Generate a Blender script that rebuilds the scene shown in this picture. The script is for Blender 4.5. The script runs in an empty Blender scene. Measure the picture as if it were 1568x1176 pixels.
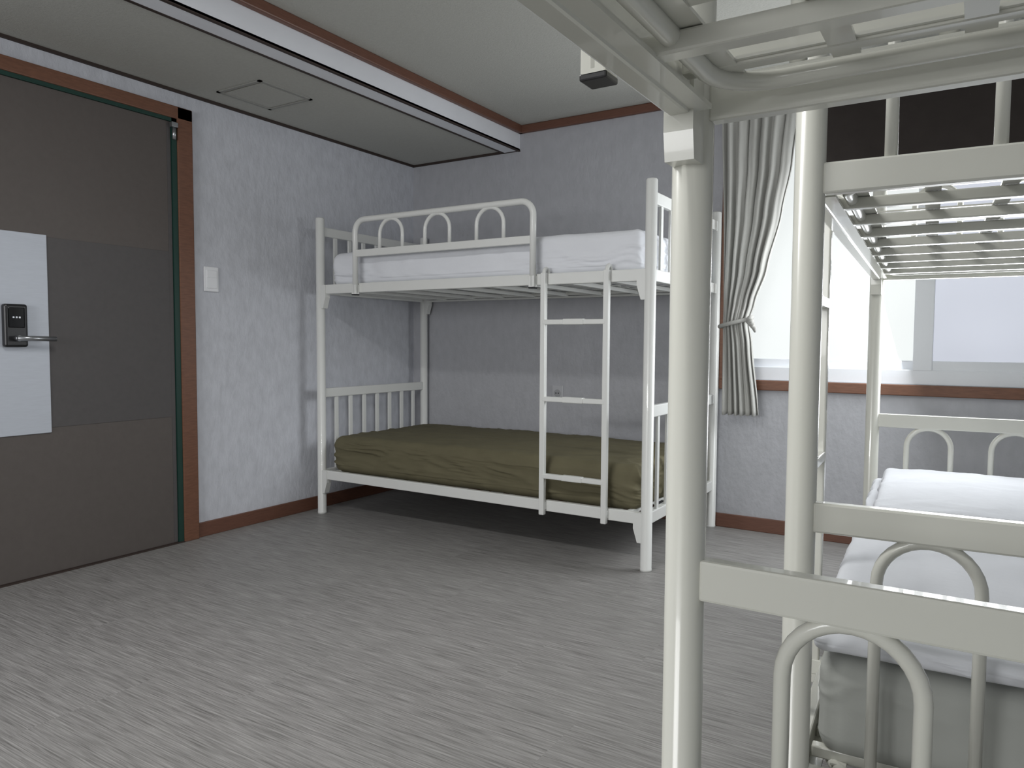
import bpy, bmesh, math, random
from mathutils import Vector, Matrix, noise
random.seed(4)
sc=bpy.context.scene
try:
    sc.view_settings.view_transform='Standard'
    sc.view_settings.look='None'
except Exception as e: print(e)

# ------------------------------------------------------------ materials
def s2l(c):
    return tuple((v/12.92 if v<=.04045 else ((v+.055)/1.055)**2.4) for v in [x/255 for x in c])+(1,)
def mat(name,col,rough=.5,metal=0,spec=.5,bump=0,bscale=50,var=0,vscale=6,stretch=(1,1,1),coat=0):
    m=bpy.data.materials.new(name); m.use_nodes=True
    nt=m.node_tree; b=nt.nodes['Principled BSDF']
    b.inputs['Base Color'].default_value=s2l(col)
    b.inputs['Roughness'].default_value=rough; b.inputs['Metallic'].default_value=metal
    b.inputs['Specular IOR Level'].default_value=spec
    if coat: b.inputs['Coat Weight'].default_value=coat
    tc=nt.nodes.new('ShaderNodeTexCoord'); mp=nt.nodes.new('ShaderNodeMapping')
    mp.inputs['Scale'].default_value=stretch
    nt.links.new(tc.outputs['Object'],mp.inputs['Vector'])
    if var:
        n=nt.nodes.new('ShaderNodeTexNoise'); n.inputs['Scale'].default_value=vscale; n.inputs['Detail'].default_value=5
        nt.links.new(mp.outputs[0],n.inputs['Vector'])
        r=nt.nodes.new('ShaderNodeMapRange'); r.inputs['From Min'].default_value=.3; r.inputs['From Max'].default_value=.7
        r.inputs['To Min'].default_value=1-var; r.inputs['To Max'].default_value=1+var
        nt.links.new(n.outputs['Fac'],r.inputs['Value'])
        mx=nt.nodes.new('ShaderNodeVectorMath'); mx.operation='SCALE'
        mx.inputs[0].default_value=s2l(col)[:3]; nt.links.new(r.outputs[0],mx.inputs['Scale'])
        nt.links.new(mx.outputs[0],b.inputs['Base Color'])
    if bump:
        n2=nt.nodes.new('ShaderNodeTexNoise'); n2.inputs['Scale'].default_value=bscale; n2.inputs['Detail'].default_value=4
        nt.links.new(mp.outputs[0],n2.inputs['Vector'])
        bp=nt.nodes.new('ShaderNodeBump'); bp.inputs['Strength'].default_value=bump; bp.inputs['Distance'].default_value=.01
        nt.links.new(n2.outputs['Fac'],bp.inputs['Height']); nt.links.new(bp.outputs[0],b.inputs['Normal'])
    return m
def emis(name,col,st,var=.0):
    m=bpy.data.materials.new(name); m.use_nodes=True; nt=m.node_tree
    b=nt.nodes['Principled BSDF']; b.inputs['Base Color'].default_value=(.12,.12,.12,1)
    b.inputs['Emission Color'].default_value=s2l(col); b.inputs['Emission Strength'].default_value=st
    b.inputs['Roughness'].default_value=.5
    if var:
        tc=nt.nodes.new('ShaderNodeTexCoord'); n=nt.nodes.new('ShaderNodeTexNoise'); n.inputs['Scale'].default_value=1.6; n.inputs['Detail'].default_value=1
        nt.links.new(tc.outputs['Object'],n.inputs['Vector'])
        r=nt.nodes.new('ShaderNodeMapRange'); r.inputs['From Min'].default_value=.35; r.inputs['From Max'].default_value=.65
        r.inputs['To Min'].default_value=st*(1-var); r.inputs['To Max'].default_value=st*(1+var)
        nt.links.new(n.outputs['Fac'],r.inputs['Value']); nt.links.new(r.outputs[0],b.inputs['Emission Strength'])
    return m

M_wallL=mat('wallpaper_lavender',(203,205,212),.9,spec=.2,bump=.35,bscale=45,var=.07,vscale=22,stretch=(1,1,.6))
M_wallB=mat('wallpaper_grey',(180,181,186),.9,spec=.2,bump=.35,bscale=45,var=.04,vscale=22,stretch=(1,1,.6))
M_ceil=mat('ceiling_paper',(184,184,178),.95,spec=.1,bump=.3,bscale=120,var=.03,vscale=60)
M_white_trim=mat('white_beam_paint',(226,228,233),.6,spec=.3,var=.02)
M_brown=mat('brown_wood_trim',(114,78,60),.45,spec=.4,var=.15,vscale=8,stretch=(3,3,20))
M_brownH=mat('brown_wood_trim_h',(106,72,58),.45,spec=.4,var=.15,vscale=8,stretch=(2,2,30))
M_dark=mat('dark_trim',(60,50,46),.6,spec=.3,var=.05)
M_post=mat('cream_enamel_steel',(208,208,199),.24,spec=.5,var=.01,vscale=3,coat=.35)
M_postw=mat('white_enamel_steel',(224,225,222),.3,spec=.5,var=.01,vscale=3,coat=.2)
M_black=mat('black_plastic',(22,22,24),.35,spec=.5,var=.05)
M_sheet=mat('white_cotton_sheet',(228,230,235),.9,spec=.1,bump=.15,bscale=25,var=.02)
M_olive=mat('olive_mattress_cover',(104,99,78),.8,spec=.2,bump=.15,bscale=20,var=.06,vscale=10)
M_greym=mat('grey_mattress_fabric',(178,180,175),.8,spec=.2,bump=.12,bscale=20,var=.03)
M_curt=mat('curtain_fabric',(176,176,172),.85,spec=.15,bump=.1,bscale=80,var=.04,vscale=15,stretch=(4,4,.6))
M_blind=mat('dark_blind_fabric',(50,45,43),.8,spec=.2,bump=.1,var=.08,vscale=12)
M_upvc=mat('white_upvc',(230,233,238),.4,spec=.4,var=.01)
M_switch=mat('switch_plastic',(236,237,240),.35,spec=.5,var=.01)
M_door=mat('door_brown_film',(92,86,83),.5,spec=.3,var=.04,vscale=40,bump=.05)
M_door2=mat('door_dark_panel',(86,83,83),.55,spec=.3,var=.04,vscale=40,bump=.05)
M_plate=mat('brushed_plate',(188,193,202),.45,spec=.5,metal=.1,var=.03,vscale=20,stretch=(1,1,12))
M_green=mat('green_gasket',(24,58,50),.5,spec=.4,var=.05)
M_chrome=mat('satin_steel',(170,172,175),.3,metal=.9,var=.02)
M_glass1=emis('frosted_glass_daylight',(243,248,247),.90,.05)
M_glass2=emis('frosted_glass_shaded',(213,218,231),.84,.08)
M_fill=emis('fill_diffuser',(250,250,255),3)  # glow for the added ceiling fixture

# floor
def floor_mat():
    m=bpy.data.materials.new('grey_striated_vinyl'); m.use_nodes=True; nt=m.node_tree; L=nt.links
    b=nt.nodes['Principled BSDF']; b.inputs['Roughness'].default_value=.5; b.inputs['Specular IOR Level'].default_value=.4
    tc=nt.nodes.new('ShaderNodeTexCoord')
    br=nt.nodes.new('ShaderNodeTexBrick'); br.inputs['Scale'].default_value=1
    br.inputs['Brick Width'].default_value=.9; br.inputs['Row Height'].default_value=.45
    br.inputs['Mortar Size'].default_value=.0; br.offset=.37
    br.inputs['Color1'].default_value=(0,0,0,1); br.inputs['Color2'].default_value=(1,1,1,1)
    L.new(tc.outputs['Object'],br.inputs['Vector'])
    off=nt.nodes.new('ShaderNodeVectorMath'); off.operation='MULTIPLY_ADD'
    L.new(br.outputs['Color'],off.inputs[0]); off.inputs[1].default_value=(7,3,0); L.new(tc.outputs['Object'],off.inputs[2])
    def nz(sx,sy,det):
        mp=nt.nodes.new('ShaderNodeMapping'); mp.inputs['Scale'].default_value=(sx,sy,1)
        L.new(off.outputs[0],mp.inputs['Vector'])
        n=nt.nodes.new('ShaderNodeTexNoise'); n.inputs['Scale'].default_value=1; n.inputs['Detail'].default_value=det; n.inputs['Roughness'].default_value=.6
        L.new(mp.outputs[0],n.inputs['Vector']); return n
    a=nz(4.0,150,4); c=nz(8,300,3); d=nz(2.0,34,2)
    s=nt.nodes.new('ShaderNodeMath'); s.operation='ADD'; L.new(a.outputs['Fac'],s.inputs[0]); L.new(c.outputs['Fac'],s.inputs[1])
    s2=nt.nodes.new('ShaderNodeMath'); s2.operation='MULTIPLY_ADD'; L.new(d.outputs['Fac'],s2.inputs[0]); s2.inputs[1].default_value=.3; L.new(s.outputs[0],s2.inputs[2])
    s3=nt.nodes.new('ShaderNodeMath'); s3.operation='MULTIPLY_ADD'; L.new(br.outputs['Color'],s3.inputs[0]); s3.inputs[1].default_value=.06; L.new(s2.outputs[0],s3.inputs[2])
    cr=nt.nodes.new('ShaderNodeValToRGB'); 
    mr=nt.nodes.new('ShaderNodeMapRange'); mr.inputs['From Min'].default_value=.76; mr.inputs['From Max'].default_value=1.54
    L.new(s3.outputs[0],mr.inputs['Value']); L.new(mr.outputs[0],cr.inputs[0])
    cr.color_ramp.elements[0].color=s2l((98,96,94)); cr.color_ramp.elements[1].color=s2l((166,164,162))
    L.new(cr.outputs[0],b.inputs['Base Color'])
    bp=nt.nodes.new('ShaderNodeBump'); bp.inputs['Strength'].default_value=.08; L.new(s.outputs[0],bp.inputs['Height']); bp.inputs['Distance'].default_value=.003
    L.new(bp.outputs[0],b.inputs['Normal'])
    return m
M_floor=floor_mat()

# ------------------------------------------------------------ mesh helpers
def new_obj(name,bm,m,parent=None,smooth=False):
    bmesh.ops.recalc_face_normals(bm,faces=bm.faces)
    me=bpy.data.meshes.new(name); bm.to_mesh(me); bm.free()
    if smooth:
        for p in me.polygons: p.use_smooth=True
    ms=m if isinstance(m,list) else [m]
    for x in ms: me.materials.append(x)
    o=bpy.data.objects.new(name,me); sc.collection.objects.link(o)
    if parent: o.parent=parent
    return o
def box(bm,x0,x1,y0,y1,z0,z1,bev=0,mi=0,seg=2):
    t=bmesh.new()
    bmesh.ops.create_cube(t,size=1)
    for v in t.verts:
        v.co=Vector((x0+(x1-x0)*(v.co.x+.5),y0+(y1-y0)*(v.co.y+.5),z0+(z1-z0)*(v.co.z+.5)))
    if bev: bmesh.ops.bevel(t,geom=t.edges[:],offset=bev,segments=seg,affect='EDGES',profile=.5)
    merge(bm,t,mi)
def merge(bm,t,mi=0,sm=False):
    mp={}
    for v in t.verts: mp[v]=bm.verts.new(v.co)
    for f in t.faces:
        try:
            g=bm.faces.new([mp[v] for v in f.verts]); g.material_index=mi; g.smooth=sm
        except ValueError: pass
    t.free()
def tube(bm,pts,r,seg=16,mi=0,flat=None):
    pts=[Vector(p) for p in pts]; n=len(pts); rings=[]
    rs=r if isinstance(r,list) else [r]*n
    d0=(pts[1]-pts[0]).normalized()
    up=Vector((0,0,1)) if abs(d0.z)<.9 else Vector((1,0,0))
    N=(up-d0*up.dot(d0)).normalized()
    for i,p in enumerate(pts):
        if i==0:d=pts[1]-p
        elif i==n-1:d=p-pts[i-1]
        else:d=(pts[i+1]-p).normalized()+(p-pts[i-1]).normalized()
        d.normalize(); N=(N-d*N.dot(d)).normalized(); B=d.cross(N)
        rings.append([bm.verts.new(p+(N*math.cos(a)+B*math.sin(a))*rs[i]) for a in [2*math.pi*k/seg for k in range(seg)]])
    for i in range(n-1):
        for k in range(seg):
            f=bm.faces.new([rings[i][k],rings[i][(k+1)%seg],rings[i+1][(k+1)%seg],rings[i+1][k]]); f.smooth=True; f.material_index=mi
    for rg in (rings[0],rings[-1]):
        f=bm.faces.new(rg); f.material_index=mi
def prism(bm,poly,axis,a0,a1,mi=0):
    def P(u,v,a):
        return {'x':(a,u,v),'y':(u,a,v),'z':(u,v,a)}[axis]
    A=[bm.verts.new(P(u,v,a0)) for u,v in poly]; B=[bm.verts.new(P(u,v,a1)) for u,v in poly]
    bm.faces.new(A).material_index=mi; bm.faces.new(B[::-1]).material_index=mi
    for i in range(len(poly)):
        j=(i+1)%len(poly); bm.faces.new([A[i],A[j],B[j],B[i]]).material_index=mi
def empty(name,loc=(0,0,0),rz=0):
    e=bpy.data.objects.new(name,None); e.location=loc; e.rotation_euler=(0,0,rz); e.empty_display_size=.2
    sc.collection.objects.link(e); return e

# ------------------------------------------------------------ room
XL,YB,ZL,ZH,XS=-3.489,4.215,2.32,2.465,-2.60
XR,YF=.95,-3.2
bm=bmesh.new(); box(bm,XL-.1,XR+.1,YF-.1,YB+.1,-.1,0); new_obj('floor',bm,M_floor)
bm=bmesh.new(); box(bm,XL-.1,XL,YF-.1,YB+.1,0,ZH+.1); new_obj('wall_left',bm,M_wallL)
bm=bmesh.new(); box(bm,XR,XR+.1,YF-.1,YB+.1,0,ZH+.1); new_obj('wall_right',bm,M_wallL)
WX0,WX1,WZ0,WZ1=-1.19,.80,.85,2.30
bm=bmesh.new()
box(bm,XL,WX0,YB,YB+.12,0,ZH+.1); box(bm,WX1,XR,YB,YB+.12,0,ZH+.1)
box(bm,WX0,WX1,YB,YB+.12,0,WZ0); box(bm,WX0,WX1,YB,YB+.12,WZ1,ZH+.1)
new_obj('wall_back',bm,M_wallB)
FX0,FX1,FZ0,FZ1=-2.6,-.2,.9,2.2
bm=bmesh.new()
box(bm,XL,FX0,YF-.12,YF,0,ZH+.1); box(bm,FX1,XR,YF-.12,YF,0,ZH+.1)
box(bm,FX0,FX1,YF-.12,YF,0,FZ0); box(bm,FX0,FX1,YF-.12,YF,FZ1,ZH+.1)
new_obj('wall_front',bm,M_wallB)
bm=bmesh.new()
box(bm,XS,XR+.1,YF-.1,YB+.1,ZH,ZH+.1)
box(bm,XL-.1,XS-.004,YF-.1,YB+.1,ZL,ZH+.1)
new_obj('ceiling',bm,M_ceil)
bm=bmesh.new()
box(bm,XS-.004,XS+.012,YF,YB,ZL-.012,ZH-.0)
box(bm,XS-.10,XS+.012,YF,YB,ZL-.012,ZL+.002)
new_obj('trim_1',bm,M_white_trim)
bm=bmesh.new()
box(bm,XS-.118,XS-.10,YF,YB,ZL-.014,ZL); box(bm,XS-.0,XS+.016,YF,YB,ZL-.016,ZL-.010)
new_obj('trim_2',bm,M_dark)
bm=bmesh.new()
box(bm,XS+.012,XS+.045,YF,YB,ZH-.05,ZH,.006)
box(bm,XS+.012,XR,YB-.03,YB,ZH-.05,ZH,.006)
new_obj('trim_3',bm,M_brownH)
bm=bmesh.new()
box(bm,XL,XL+.014,YF,YB,ZL-.014,ZL); box(bm,XL,XS,YB-.014,YB,ZL-.014,ZL)
new_obj('trim_4',bm,M_dark)
DY0,DY1=1.27,2.41
bm=bmesh.new(); box(bm,XL,XL+.014,DY1,YB,0,.078,.003); box(bm,XL,XL+.014,YF,DY0,0,.078,.003); new_obj('baseboard_left',bm,M_brownH)
bm=bmesh.new(); box(bm,XL,XR,YB-.014,YB,0,.078,.003); new_obj('baseboard_back',bm,M_brownH)
bm=bmesh.new(); box(bm,XR-.014,XR,YF,YB,0,.078,.003); new_obj('baseboard_right',bm,M_brownH)
bm=bmesh.new()
hx0,hx1,hy0,hy1=-3.33,-3.0,2.46,2.80
for (a,b,c,d) in ((hx0,hx1,hy0,hy0+.018),(hx0,hx1,hy1-.018,hy1),(hx0,hx0+.018,hy0,hy1),(hx1-.018,hx1,hy0,hy1)):
    box(bm,a,b,c,d,ZL-.005,ZL+.001)
box(bm,hx0+.03,hx1-.03,hy0+.03,hy1-.03,ZL-.003,ZL+.001,0,1)
new_obj('ceiling_access_hatch',bm,[mat('hatch_frame',(152,152,147),.7,var=.02),M_ceil])

# ------------------------------------------------------------ door
D=empty('door_1',(XL,0,0))
bm=bmesh.new()
fw=.085
box(bm,0,.03,DY1-fw,DY1,0,2.23,.004); box(bm,0,.03,DY0,DY0+fw,0,2.23,.004); box(bm,0,.03,DY0,DY1,2.23-.062,2.23,.004)
new_obj('frame',bm,M_brown,D)
bm=bmesh.new()
g0,g1=DY0+fw,DY1-fw
box(bm,0,.022,g1-.028,g1,0,2.168); box(bm,0,.022,g0,g0+.028,0,2.168); box(bm,0,.022,g0,g1,2.150,2.168)
new_obj('gasket_jamb',bm,M_green,D)
bm=bmesh.new()
box(bm,0,.012,g0+.028,g1-.03,.006,2.15,.002,0)
box(bm,.011,.0145,g0+.03,g1-.05,.66,1.50,.001,1)
box(bm,.012,.0138,g1-.05,g1-.03,.01,2.14,0,1)
new_obj('leaf',bm,[M_door,M_door2],D)
bm=bmesh.new(); box(bm,.014,.019,g0+.04,1.69,.638,1.508,.002); new_obj('kick_plate',bm,M_plate,D)
bm=bmesh.new()
box(bm,.018,.05,1.50,1.592,1.018,1.20,.010,0,3)
box(bm,.05,.053,1.515,1.577,1.10,1.185,.003,1)
tube(bm,[(.045,1.546,1.055),(.075,1.546,1.055)],.012,16,2)
tube(bm,[(.075,1.535,1.055),(.078,1.60,1.055),(.078,1.69,1.053)],[.011,.011,.010],12,2)
for k in range(3): box(bm,.052,.0535,1.53+.012*k,1.537+.012*k,1.14,1.147,0,2)
new_obj('digital_lock',bm,[M_black,mat('glossy_black',(12,12,14),.1,var=.01),M_chrome],D)
bm=bmesh.new(); tube(bm,[(.03,g1-.02,2.06),(.03,g1-.02,2.12)],.010,12); box(bm,.02,.045,g1-.04,g1-.005,2.12,2.145,.003); new_obj('hinge',bm,M_chrome,D)
bm=bmesh.new(); box(bm,0,.03,g0,g1,0,.006); new_obj('threshold',bm,M_dark,D)

bm=bmesh.new(); box(bm,XL,XL+.010,2.478,2.567,1.312,1.444,.004,0,3); box(bm,XL+.009,XL+.014,2.490,2.555,1.330,1.426,.002); box(bm,XL+.013,XL+.016,2.492,2.553,1.385,1.424,.002)
new_obj('light_switch',bm,M_switch)
bm=bmesh.new(); box(bm,-2.325,-2.245,YB-.01,YB,.675,.775,.004,0,3)
oz=.725
tube(bm,[(-2.285,YB-.009,oz),(-2.285,YB-.013,oz)],.024,20,1)
tube(bm,[(-2.294,YB-.012,oz),(-2.294,YB-.0145,oz)],.004,8,2); tube(bm,[(-2.276,YB-.012,oz),(-2.276,YB-.0145,oz)],.004,8,2)
new_obj('wall_outlet',bm,[mat('outlet_plastic',(186,187,191),.4,var=.01),mat('outlet_face',(160,161,164),.4,var=.01),M_black])

# ------------------------------------------------------------ windows
W1=empty('window_1',(0,YB,0))
bm=bmesh.new()
box(bm,WX0,WX1,.01,.09,WZ0,WZ0+.075,.004); box(bm,WX0,WX1,.01,.09,WZ1-.06,WZ1,.004)
box(bm,WX0,WX0+.05,.01,.09,WZ0,WZ1,.004); box(bm,WX1-.05,WX1,.01,.09,WZ0,WZ1,.004)
mx=-.225
def sash(a,b,y):
    box(bm,a,b,y,y+.03,WZ0+.06,WZ0+.12,.004); box(bm,a,b,y,y+.03,WZ1-.10,WZ1-.05,.004)
    box(bm,a,a+.055,y,y+.03,WZ0+.06,WZ1-.05,.004); box(bm,b-.055,b,y,y+.03,WZ0+.06,WZ1-.05,.004)
sash(WX0+.045,mx+.045,.045); sash(mx-.03,WX1-.045,.015)
box(bm,mx-.042,mx+.045,.008,.05,WZ0+.07,WZ1-.055,.004)
new_obj('frame',bm,M_upvc,W1)
bm=bmesh.new(); box(bm,WX0+.09,mx-.005,.056,.062,WZ0+.10,WZ1-.09); new_obj('pane_1',bm,M_glass1,W1)
bm=bmesh.new(); box(bm,mx+.02,WX1-.09,.027,.033,WZ0+.10,WZ1-.09); new_obj('pane_2',bm,M_glass2,W1)
bm=bmesh.new()
box(bm,WX0-.045,WX1+.045,-.025,0,WZ0-.055,WZ0,.004)
box(bm,WX0-.045,WX0,-.025,0,WZ0,ZH-.05,.004); box(bm,WX1,WX1+.045,-.025,0,WZ0,ZH-.05,.004)
box(bm,WX0,WX1,-.018,0,WZ1,WZ1+.045,.004)
new_obj('casing',bm,M_brown,W1)
W2=empty('added_window',(0,YF,0))  # unseen window, added to brighten the room from behind the camera
bm=bmesh.new()
for a in ((FX0,FX1,FZ0,FZ0+.06),(FX0,FX1,FZ1-.06,FZ1),(FX0,FX0+.06,FZ0,FZ1),(FX1-.06,FX1,FZ0,FZ1),(-1.43,-1.37,FZ0,FZ1)):
    box(bm,a[0],a[1],-.08,-.02,a[2],a[3],.004)
new_obj('frame',bm,M_upvc,W2)
bm=bmesh.new(); box(bm,FX0+.05,FX1-.05,-.055,-.05,FZ0+.05,FZ1-.05); new_obj('pane',bm,M_glass1,W2)  # glowing pane of the added window

bm=bmesh.new()
nx,nz=60,8
V=[[None]*(nz+1) for _ in range(nx+1)]
for i in range(nx+1):
    for j in range(nz+1):
        x=-.83+(.80+.83)*i/nx; zb=2.0-.11*min(1,max(0,(x+.83)/.35)); z=2.40-(2.40-zb)*j/nz
        V[i][j]=bm.verts.new((x,YB-.045-.003*math.sin(x*30)*(.3+j/nz),z))
for i in range(nx):
    for j in range(nz): bm.faces.new([V[i][j],V[i+1][j],V[i+1][j+1],V[i][j+1]])
o=new_obj('window_valance',bm,M_blind,None,True); md=o.modifiers.new('s','SOLIDIFY'); md.thickness=.006

def lerp_tab(tab,z):
    for (z0,a),(z1,b) in zip(tab,tab[1:]):
        if z0>=z>=z1:
            t=(z0-z)/(z0-z1); t=t*t*(3-2*t)*.5+t*.5; return a+(b-a)*t
    return tab[-1][1]
Ltab=[(2.42,-1.225),(1.6,-1.20),(1.17,-1.195),(.66,-1.195)]
Rtab=[(2.42,-.80),(2.0,-.845),(1.75,-.89),(1.45,-.96),(1.27,-1.02),(1.17,-1.05),(1.05,-1.03),(.66,-.985)]
bm=bmesh.new(); nu,nv=140,70; G=[]
for j in range(nv+1):
    z=2.415-(2.415-.662)*j/nv; l,r=lerp_tab(Ltab,z),lerp_tab(Rtab,z); row=[]
    tight=math.exp(-((z-1.17)/.12)**2)
    for i in range(nu+1):
        u=i/nu
        ph=u*2*math.pi*6.5+.5*math.sin(z*2.1)
        amp=.020*(1-.45*tight)
        y=YB-.105+amp*math.sin(ph)+.006*math.sin(ph*2.3+z*3)-.03*tight*math.sin(u*math.pi)
        row.append(bm.verts.new((l+(r-l)*(u+.018*math.sin(ph*1.0+1)),y,z+.006*math.sin(ph)*(j==nv))))
    G.append(row)
for j in range(nv):
    for i in range(nu): bm.faces.new([G[j][i],G[j][i+1],G[j+1][i+1],G[j+1][i]])
C=empty('curtain',(0,0,0))
o=new_obj('cloth',bm,M_curt,C,True); md=o.modifiers.new('s','SOLIDIFY'); md.thickness=.003
bm=bmesh.new()
ring=[(-1.122+.085*math.cos(a),YB-.12+.045*math.sin(a),1.165+.02*math.cos(a)) for a in [2*math.pi*k/28 for k in range(29)]]
tube(bm,ring,.011,10)
for k in range(4): tube(bm,[(-1.05,YB-.15,1.17),(-1.035+.01*k,YB-.16-.006*k,1.19-.018*k),(-1.02+.004*k,YB-.15,1.20-.028*k)],[.008,.014,.006],8)
new_obj('tieback',bm,M_curt,C)
bm=bmesh.new(); tube(bm,[(-1.25,YB-.105,2.435),(.82,YB-.105,2.435)],.009,12)
for x in (-1.22,-.2,.8): tube(bm,[(x,YB-.105,2.435),(x,YB-.028,2.435)],.006,8)
new_obj('curtain_rail',bm,M_upvc)

# ------------------------------------------------------------ bunk beds
R=.0265
ZB0,ZB1=.215,.27
def arch(bm,axpos,c,w,zb,zt,r=.0105,plane='x'):
    pts=[]; rad=w/2
    def P(u,z): return (axpos,u,z) if plane=='x' else (u,axpos,z)
    pts.append(P(c-rad,zb)); pts.append(P(c-rad,zt-rad))
    for k in range(1,16):
        a=math.pi-math.pi*k/16; pts.append(P(c+rad*math.cos(a),zt-rad+rad*math.sin(a)))
    pts.append(P(c+rad,zt-rad)); pts.append(P(c+rad,zb)); tube(bm,pts,r,14)
def bunk(loc,rz,L,W,style,guard,m,hpost=1.79,ladder=True,zu=1.333,bl=.085,bt=.022,ga=.315,gz=0,gy=-.030):
    ZU0,ZU1=zu,zu+.055
    E=empty('bunk_bed',loc,rz)
    bm=bmesh.new()
    for x in (0,L):
        for y in (0,W):
            tube(bm,[(x,y,0),(x,y,.012),(x,y,.013),(x,y,hpost-.008),(x,y,hpost-.002),(x,y,hpost)],[R+.001,R+.001,R,R,R*.85,R*.55],28)
    new_obj('posts',bm,m,E)
    bm=bmesh.new()
    for (z0,z1) in ((ZU0,ZU1),(ZB0,ZB1)):
        for y,s in ((0,1),(W,-1)):
            box(bm,R-.004,L-R+.004,y-.014,y+.014,z0,z1,.004)
            ya,yb=sorted((y+s*.014,y+s*.038)); box(bm,R+.02,L-R-.02,ya,yb,z0+.004,z0+.010)
            for x,d in ((0,1),(L,-1)):
                e=x+d*(R-.010)
                prism(bm,[(e,z1-.002),(e+d*.042,z1-.002),(e+d*.042,z0-.02),(e+d*bt,z0-bl),(e,z0-bl)],'y',y-.019,y+.019)
        for x,d in ((0,1),(L,-1)):
            box(bm,x-.0125,x+.0125,R-.004,W-R+.004,z0,z1,.004)
            xa,xb=sorted((x+d*.085,x+d*.108)); box(bm,xa,xb,.02,W-.02,z1-.026,z1-.003,.003)
        # round inner frame with bent corners
        i=.052; rc=.07; zz=z0+.024; pts=[]
        for (cx,cy,a0) in ((L-i-rc,W-i-rc,0),(i+rc,W-i-rc,90),(i+rc,i+rc,180),(L-i-rc,i+rc,270)):
            for k in range(7):
                a=math.radians(a0+15*k); pts.append((cx+rc*math.cos(a),cy+rc*math.sin(a),zz))
        pts.append(pts[0]); tube(bm,pts,.011,12)
    new_obj('side_rails',bm,m,E)
    bm=bmesh.new()
    for z1 in (ZU1-.022,ZB1-.022):
        n=8
        for i in range(n):
            x=.22+(L-.44)*i/(n-1); box(bm,x-.0125,x+.0125,.014,W-.014,z1-.026,z1-.004,.003)
        k=8
        for j in range(k):
            y=.07+(W-.14)*j/(k-1); box(bm,.07,L-.07,y-.014,y+.014,z1-.003,z1+.001)
        n2=int(L/.17)
        for i in range(n2):
            x=.10+(L-.2)*i/(n2-1); box(bm,x-.014,x+.014,.04,W-.04,z1-.0005,z1+.003)
    new_obj('bed_deck',bm,m,E)
    bm=bmesh.new()
    for x in (0,L):
        for (zb,zt) in ((ZB1-.01,.765),(ZU1-.01,1.735)):
            box(bm,x-.0125,x+.0125,R-.004,W-R+.004,zt-.055,zt,.004)
            if style=='slats':
                n=7
                for i in range(n):
                    y=W*(i+1)/(n+1); box(bm,x-.006,x+.006,y-.014,y+.014,zb,zt-.05,.002)
            else:
                for c in (.207,W/2,W-.207): arch(bm,x,c,.157,zb,zt-.053)
    new_obj('end_boards',bm,m,E)
    if guard:
        bm=bmesh.new()
        a,b=ga,1.50; y=gy; zt=1.745; rr=.07; zb=ZU0-.005+gz
        pts=[(a,y,zb),(a,y,zt-rr)]
        for k in range(1,9):
            t=math.pi-math.pi/2*k/9; pts.append((a+rr+rr*math.cos(t),y,zt-rr+rr*math.sin(t)))
        pts+= [(a+rr,y,zt),(b-rr,y,zt)]
        for k in range(1,9):
            t=math.pi/2-math.pi/2*k/9; pts.append((b-rr+rr*math.cos(t),y,zt-rr+rr*math.sin(t)))
        pts+=[(b,y,zt-rr),(b,y,zb)]
        tube(bm,pts,.0165,16)
        box(bm,a,b,y-.010,y+.010,1.535,1.575,.003)
        for c in (a+.27,(a+b)/2,b-.255): arch(bm,y,c,.165,1.56,zt-.012,.010,'y')
        for q in (a,b):
            box(bm,q-.016,q+.016,y-.016,y+.016,zb-.008,zb+.05,.003)
            box(bm,q-.010,q+.010,y,-.010,zb+.018,zb+.034,.002)
            box(bm,q-.0165,q+.0165,y-.0165,y+.0165,zb-.012,zb-.004,.002,1)
        new_obj('guard_rail',bm,[m,M_black],E)
    if ladder:
        bm=bmesh.new()
        xa,xb=L-.535,L-.200; y=-.032
        for x in (xa,xb):
            box(bm,x-.014,x+.014,y-.013,y+.013,.20,1.39,.004)
            pts=[(x,y,1.38)]+[(x,y+.022-.022*math.cos(t),1.385+.026*math.sin(t)) for t in [math.pi*k/8 for k in range(9)]]
            tube(bm,pts,.010,10)
            box(bm,x-.015,x+.015,y-.004,-.012,.225,.262,.002)
        for z in (.395,.775,1.15):
            box(bm,xa,xb,y-.014,y+.014,z-.012,z+.012,.004)
            box(bm,(xa+xb)/2-.055,(xa+xb)/2+.055,y-.018,y+.012,z-.013,z+.015,.004)
        new_obj('ladder',bm,m,E)
    return E

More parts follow.
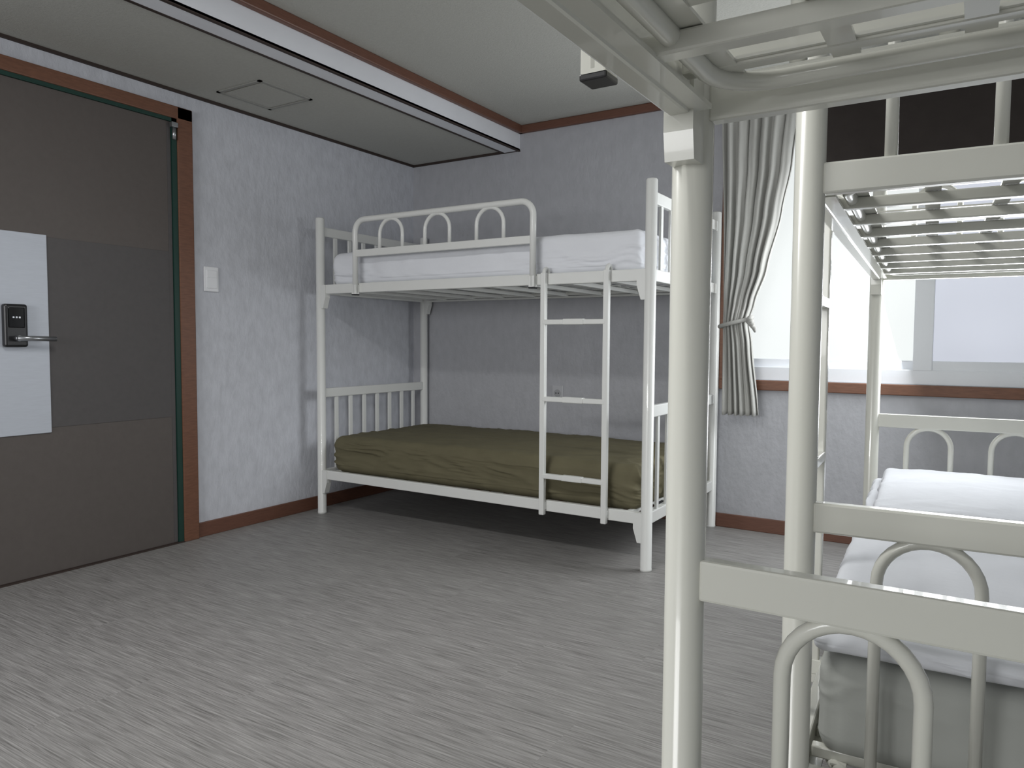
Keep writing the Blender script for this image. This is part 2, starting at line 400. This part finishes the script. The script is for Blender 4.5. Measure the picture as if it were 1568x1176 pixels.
def mattress(name,loc,rz,L,W,H,m,rad=.05,amp=.006,seed=0,fold=0,cuts=70):
    bm=bmesh.new(); bmesh.ops.create_cube(bm,size=2)
    bmesh.ops.subdivide_edges(bm,edges=bm.edges[:],cuts=cuts,use_grid_fill=True)
    hx,hy,hz=L/2,W/2,H/2
    for v in bm.verts:
        q=[math.copysign(1-(1-abs(c))**1.35,c) if abs(c)<1 else c for c in v.co]
        p=Vector((q[0]*hx,q[1]*hy,q[2]*hz))
        inn=Vector((max(-hx+rad,min(hx-rad,p.x)),max(-hy+rad,min(hy-rad,p.y)),max(-hz+rad,min(hz-rad,p.z))))
        d=p-inn
        n=d.normalized() if d.length>1e-6 else Vector((0,0,1))
        p=inn+n*rad
        s=Vector((seed*7.3,seed*3.1,0))
        a=noise.noise(Vector((p.x*3,p.y*3,p.z*6))+s)*1.2
        w=Vector((p.x*7+p.z*12+2*a,p.y*7,p.z*2-p.x))+s
        b=1-abs(noise.noise(w))*2
        c=1-abs(noise.noise(w*2.3+Vector((5,1,2))))*2
        side=1-abs(n.z)*.55
        sh=1 if p.z>-hz*.6 else .4
        disp=(a*.8+(b**3)*1.5*fold+(c)*.5*fold)*amp*side*sh
        if n.z>.5: disp+=.012*(1-(p.x/hx)**4)*(1-(p.y/hy)**4)
        v.co=p+n*disp
    o=new_obj(name,bm,m,None,True)
    o.matrix_world=Matrix.Translation(loc)@Matrix.Rotation(rz,4,'Z')
    return o

fx,fy=-3.358,3.185; FL,FW=2.10,.985
bunk((fx,fy,0),0,FL,FW,'slats',True,M_postw)
mattress('mattress',(fx+FL/2,fy+FW/2,ZB1-.018+.112),0,FL-.12,FW-.08,.215,M_olive,.045,.010,1,1)
mattress('mattress',(fx+FL/2,fy+FW/2,1.388-.018+.106),0,FL-.12,FW-.08,.205,M_sheet,.04,.007,2,1)
r2=math.radians(-87.3); p3=Vector((-.356,3.41,0)); L2,W2=1.992,1.0
bunk(p3,r2,L2,W2,'arches',False,M_post,zu=1.315,bl=.06,bt=.036)
def loc2(x,y,z):
    return p3+Matrix.Rotation(r2,3,'Z')@Vector((x,y,0))+Vector((0,0,z))
mattress('mattress',loc2(L2/2,W2/2,ZB1-.018+.10),r2,L2-.14,W2-.06,.19,M_greym,.04,.005,3,.35)
mattress('bed_sheet',loc2(L2/2,W2/2,.484),r2,L2-.12,W2-.045,.037,M_sheet,.016,.005,4,1)
mattress('folded_blanket',loc2(.50,W2/2,.536),r2,.84,W2-.12,.032,M_sheet,.015,.006,5,1,50)
bunk(Vector((-.322,.957,0)),math.radians(-90),2.0,1.0,'arches',True,M_post,bl=.055,bt=.036,ga=.19,gz=.024,gy=-.046)
mattress('mattress',(-.322+.5,.957-1.0,ZB1-.018+.085),math.radians(-90),1.86,.92,.15,M_greym,.04,.006,6,.7,40)

# ------------------------------------------------------------ lights
w=bpy.data.worlds.new('world'); sc.world=w; w.use_nodes=True
w.node_tree.nodes['Background'].inputs[0].default_value=(.75,.82,1,1); w.node_tree.nodes['Background'].inputs[1].default_value=.3
def area(name,loc,tgt,sx,sy,e,col=(1,1,1)):
    l=bpy.data.lights.new(name,'AREA'); l.shape='RECTANGLE'; l.size=sx; l.size_y=sy; l.energy=e; l.color=col
    o=bpy.data.objects.new(name,l); o.location=loc
    o.rotation_euler=(Vector(tgt)-Vector(loc)).to_track_quat('-Z','Y').to_euler(); sc.collection.objects.link(o); return o
area('window_light',(-.2,YB-.18,1.38),(-2.0,2.2,.9),1.5,.85,40,(.95,.98,1))
area('front_fill_light',(-1.4,YF+.05,1.55),(-1.6,2,.9),2.2,1.2,76,(.99,.99,1))  # added fill from behind the camera, set at the added window
LX,LY=-1.35,.95
LM=empty('added_ceiling_light',(LX,LY,ZH))  # unseen fixture, added above the view as overhead fill
bm=bmesh.new(); box(bm,-.6,.6,-.14,.14,-.05,0,.01); new_obj('housing',bm,M_upvc,LM)
bm=bmesh.new(); box(bm,-.56,.56,-.11,.11,-.07,-.045,.008); new_obj('diffuser',bm,M_fill,LM)
area('ceiling_fill_light',(LX,LY,ZH-.08),(LX,LY,0),1.1,.2,27,(1,1,.98))  # added fill shining down from the unseen fixture

# ------------------------------------------------------------ camera
cam=bpy.data.cameras.new('camera'); co=bpy.data.objects.new('camera',cam); sc.collection.objects.link(co)
cam.sensor_width=36; cam.lens=36*1132.8/1568; cam.clip_start=.02
co.matrix_world=Matrix.Translation((0,0,1.05))@Matrix.Rotation(.5592,4,'Z')@Matrix.Rotation(math.pi/2-.056,4,'X')@Matrix.Rotation(.0061,4,'Z')
sc.camera=co
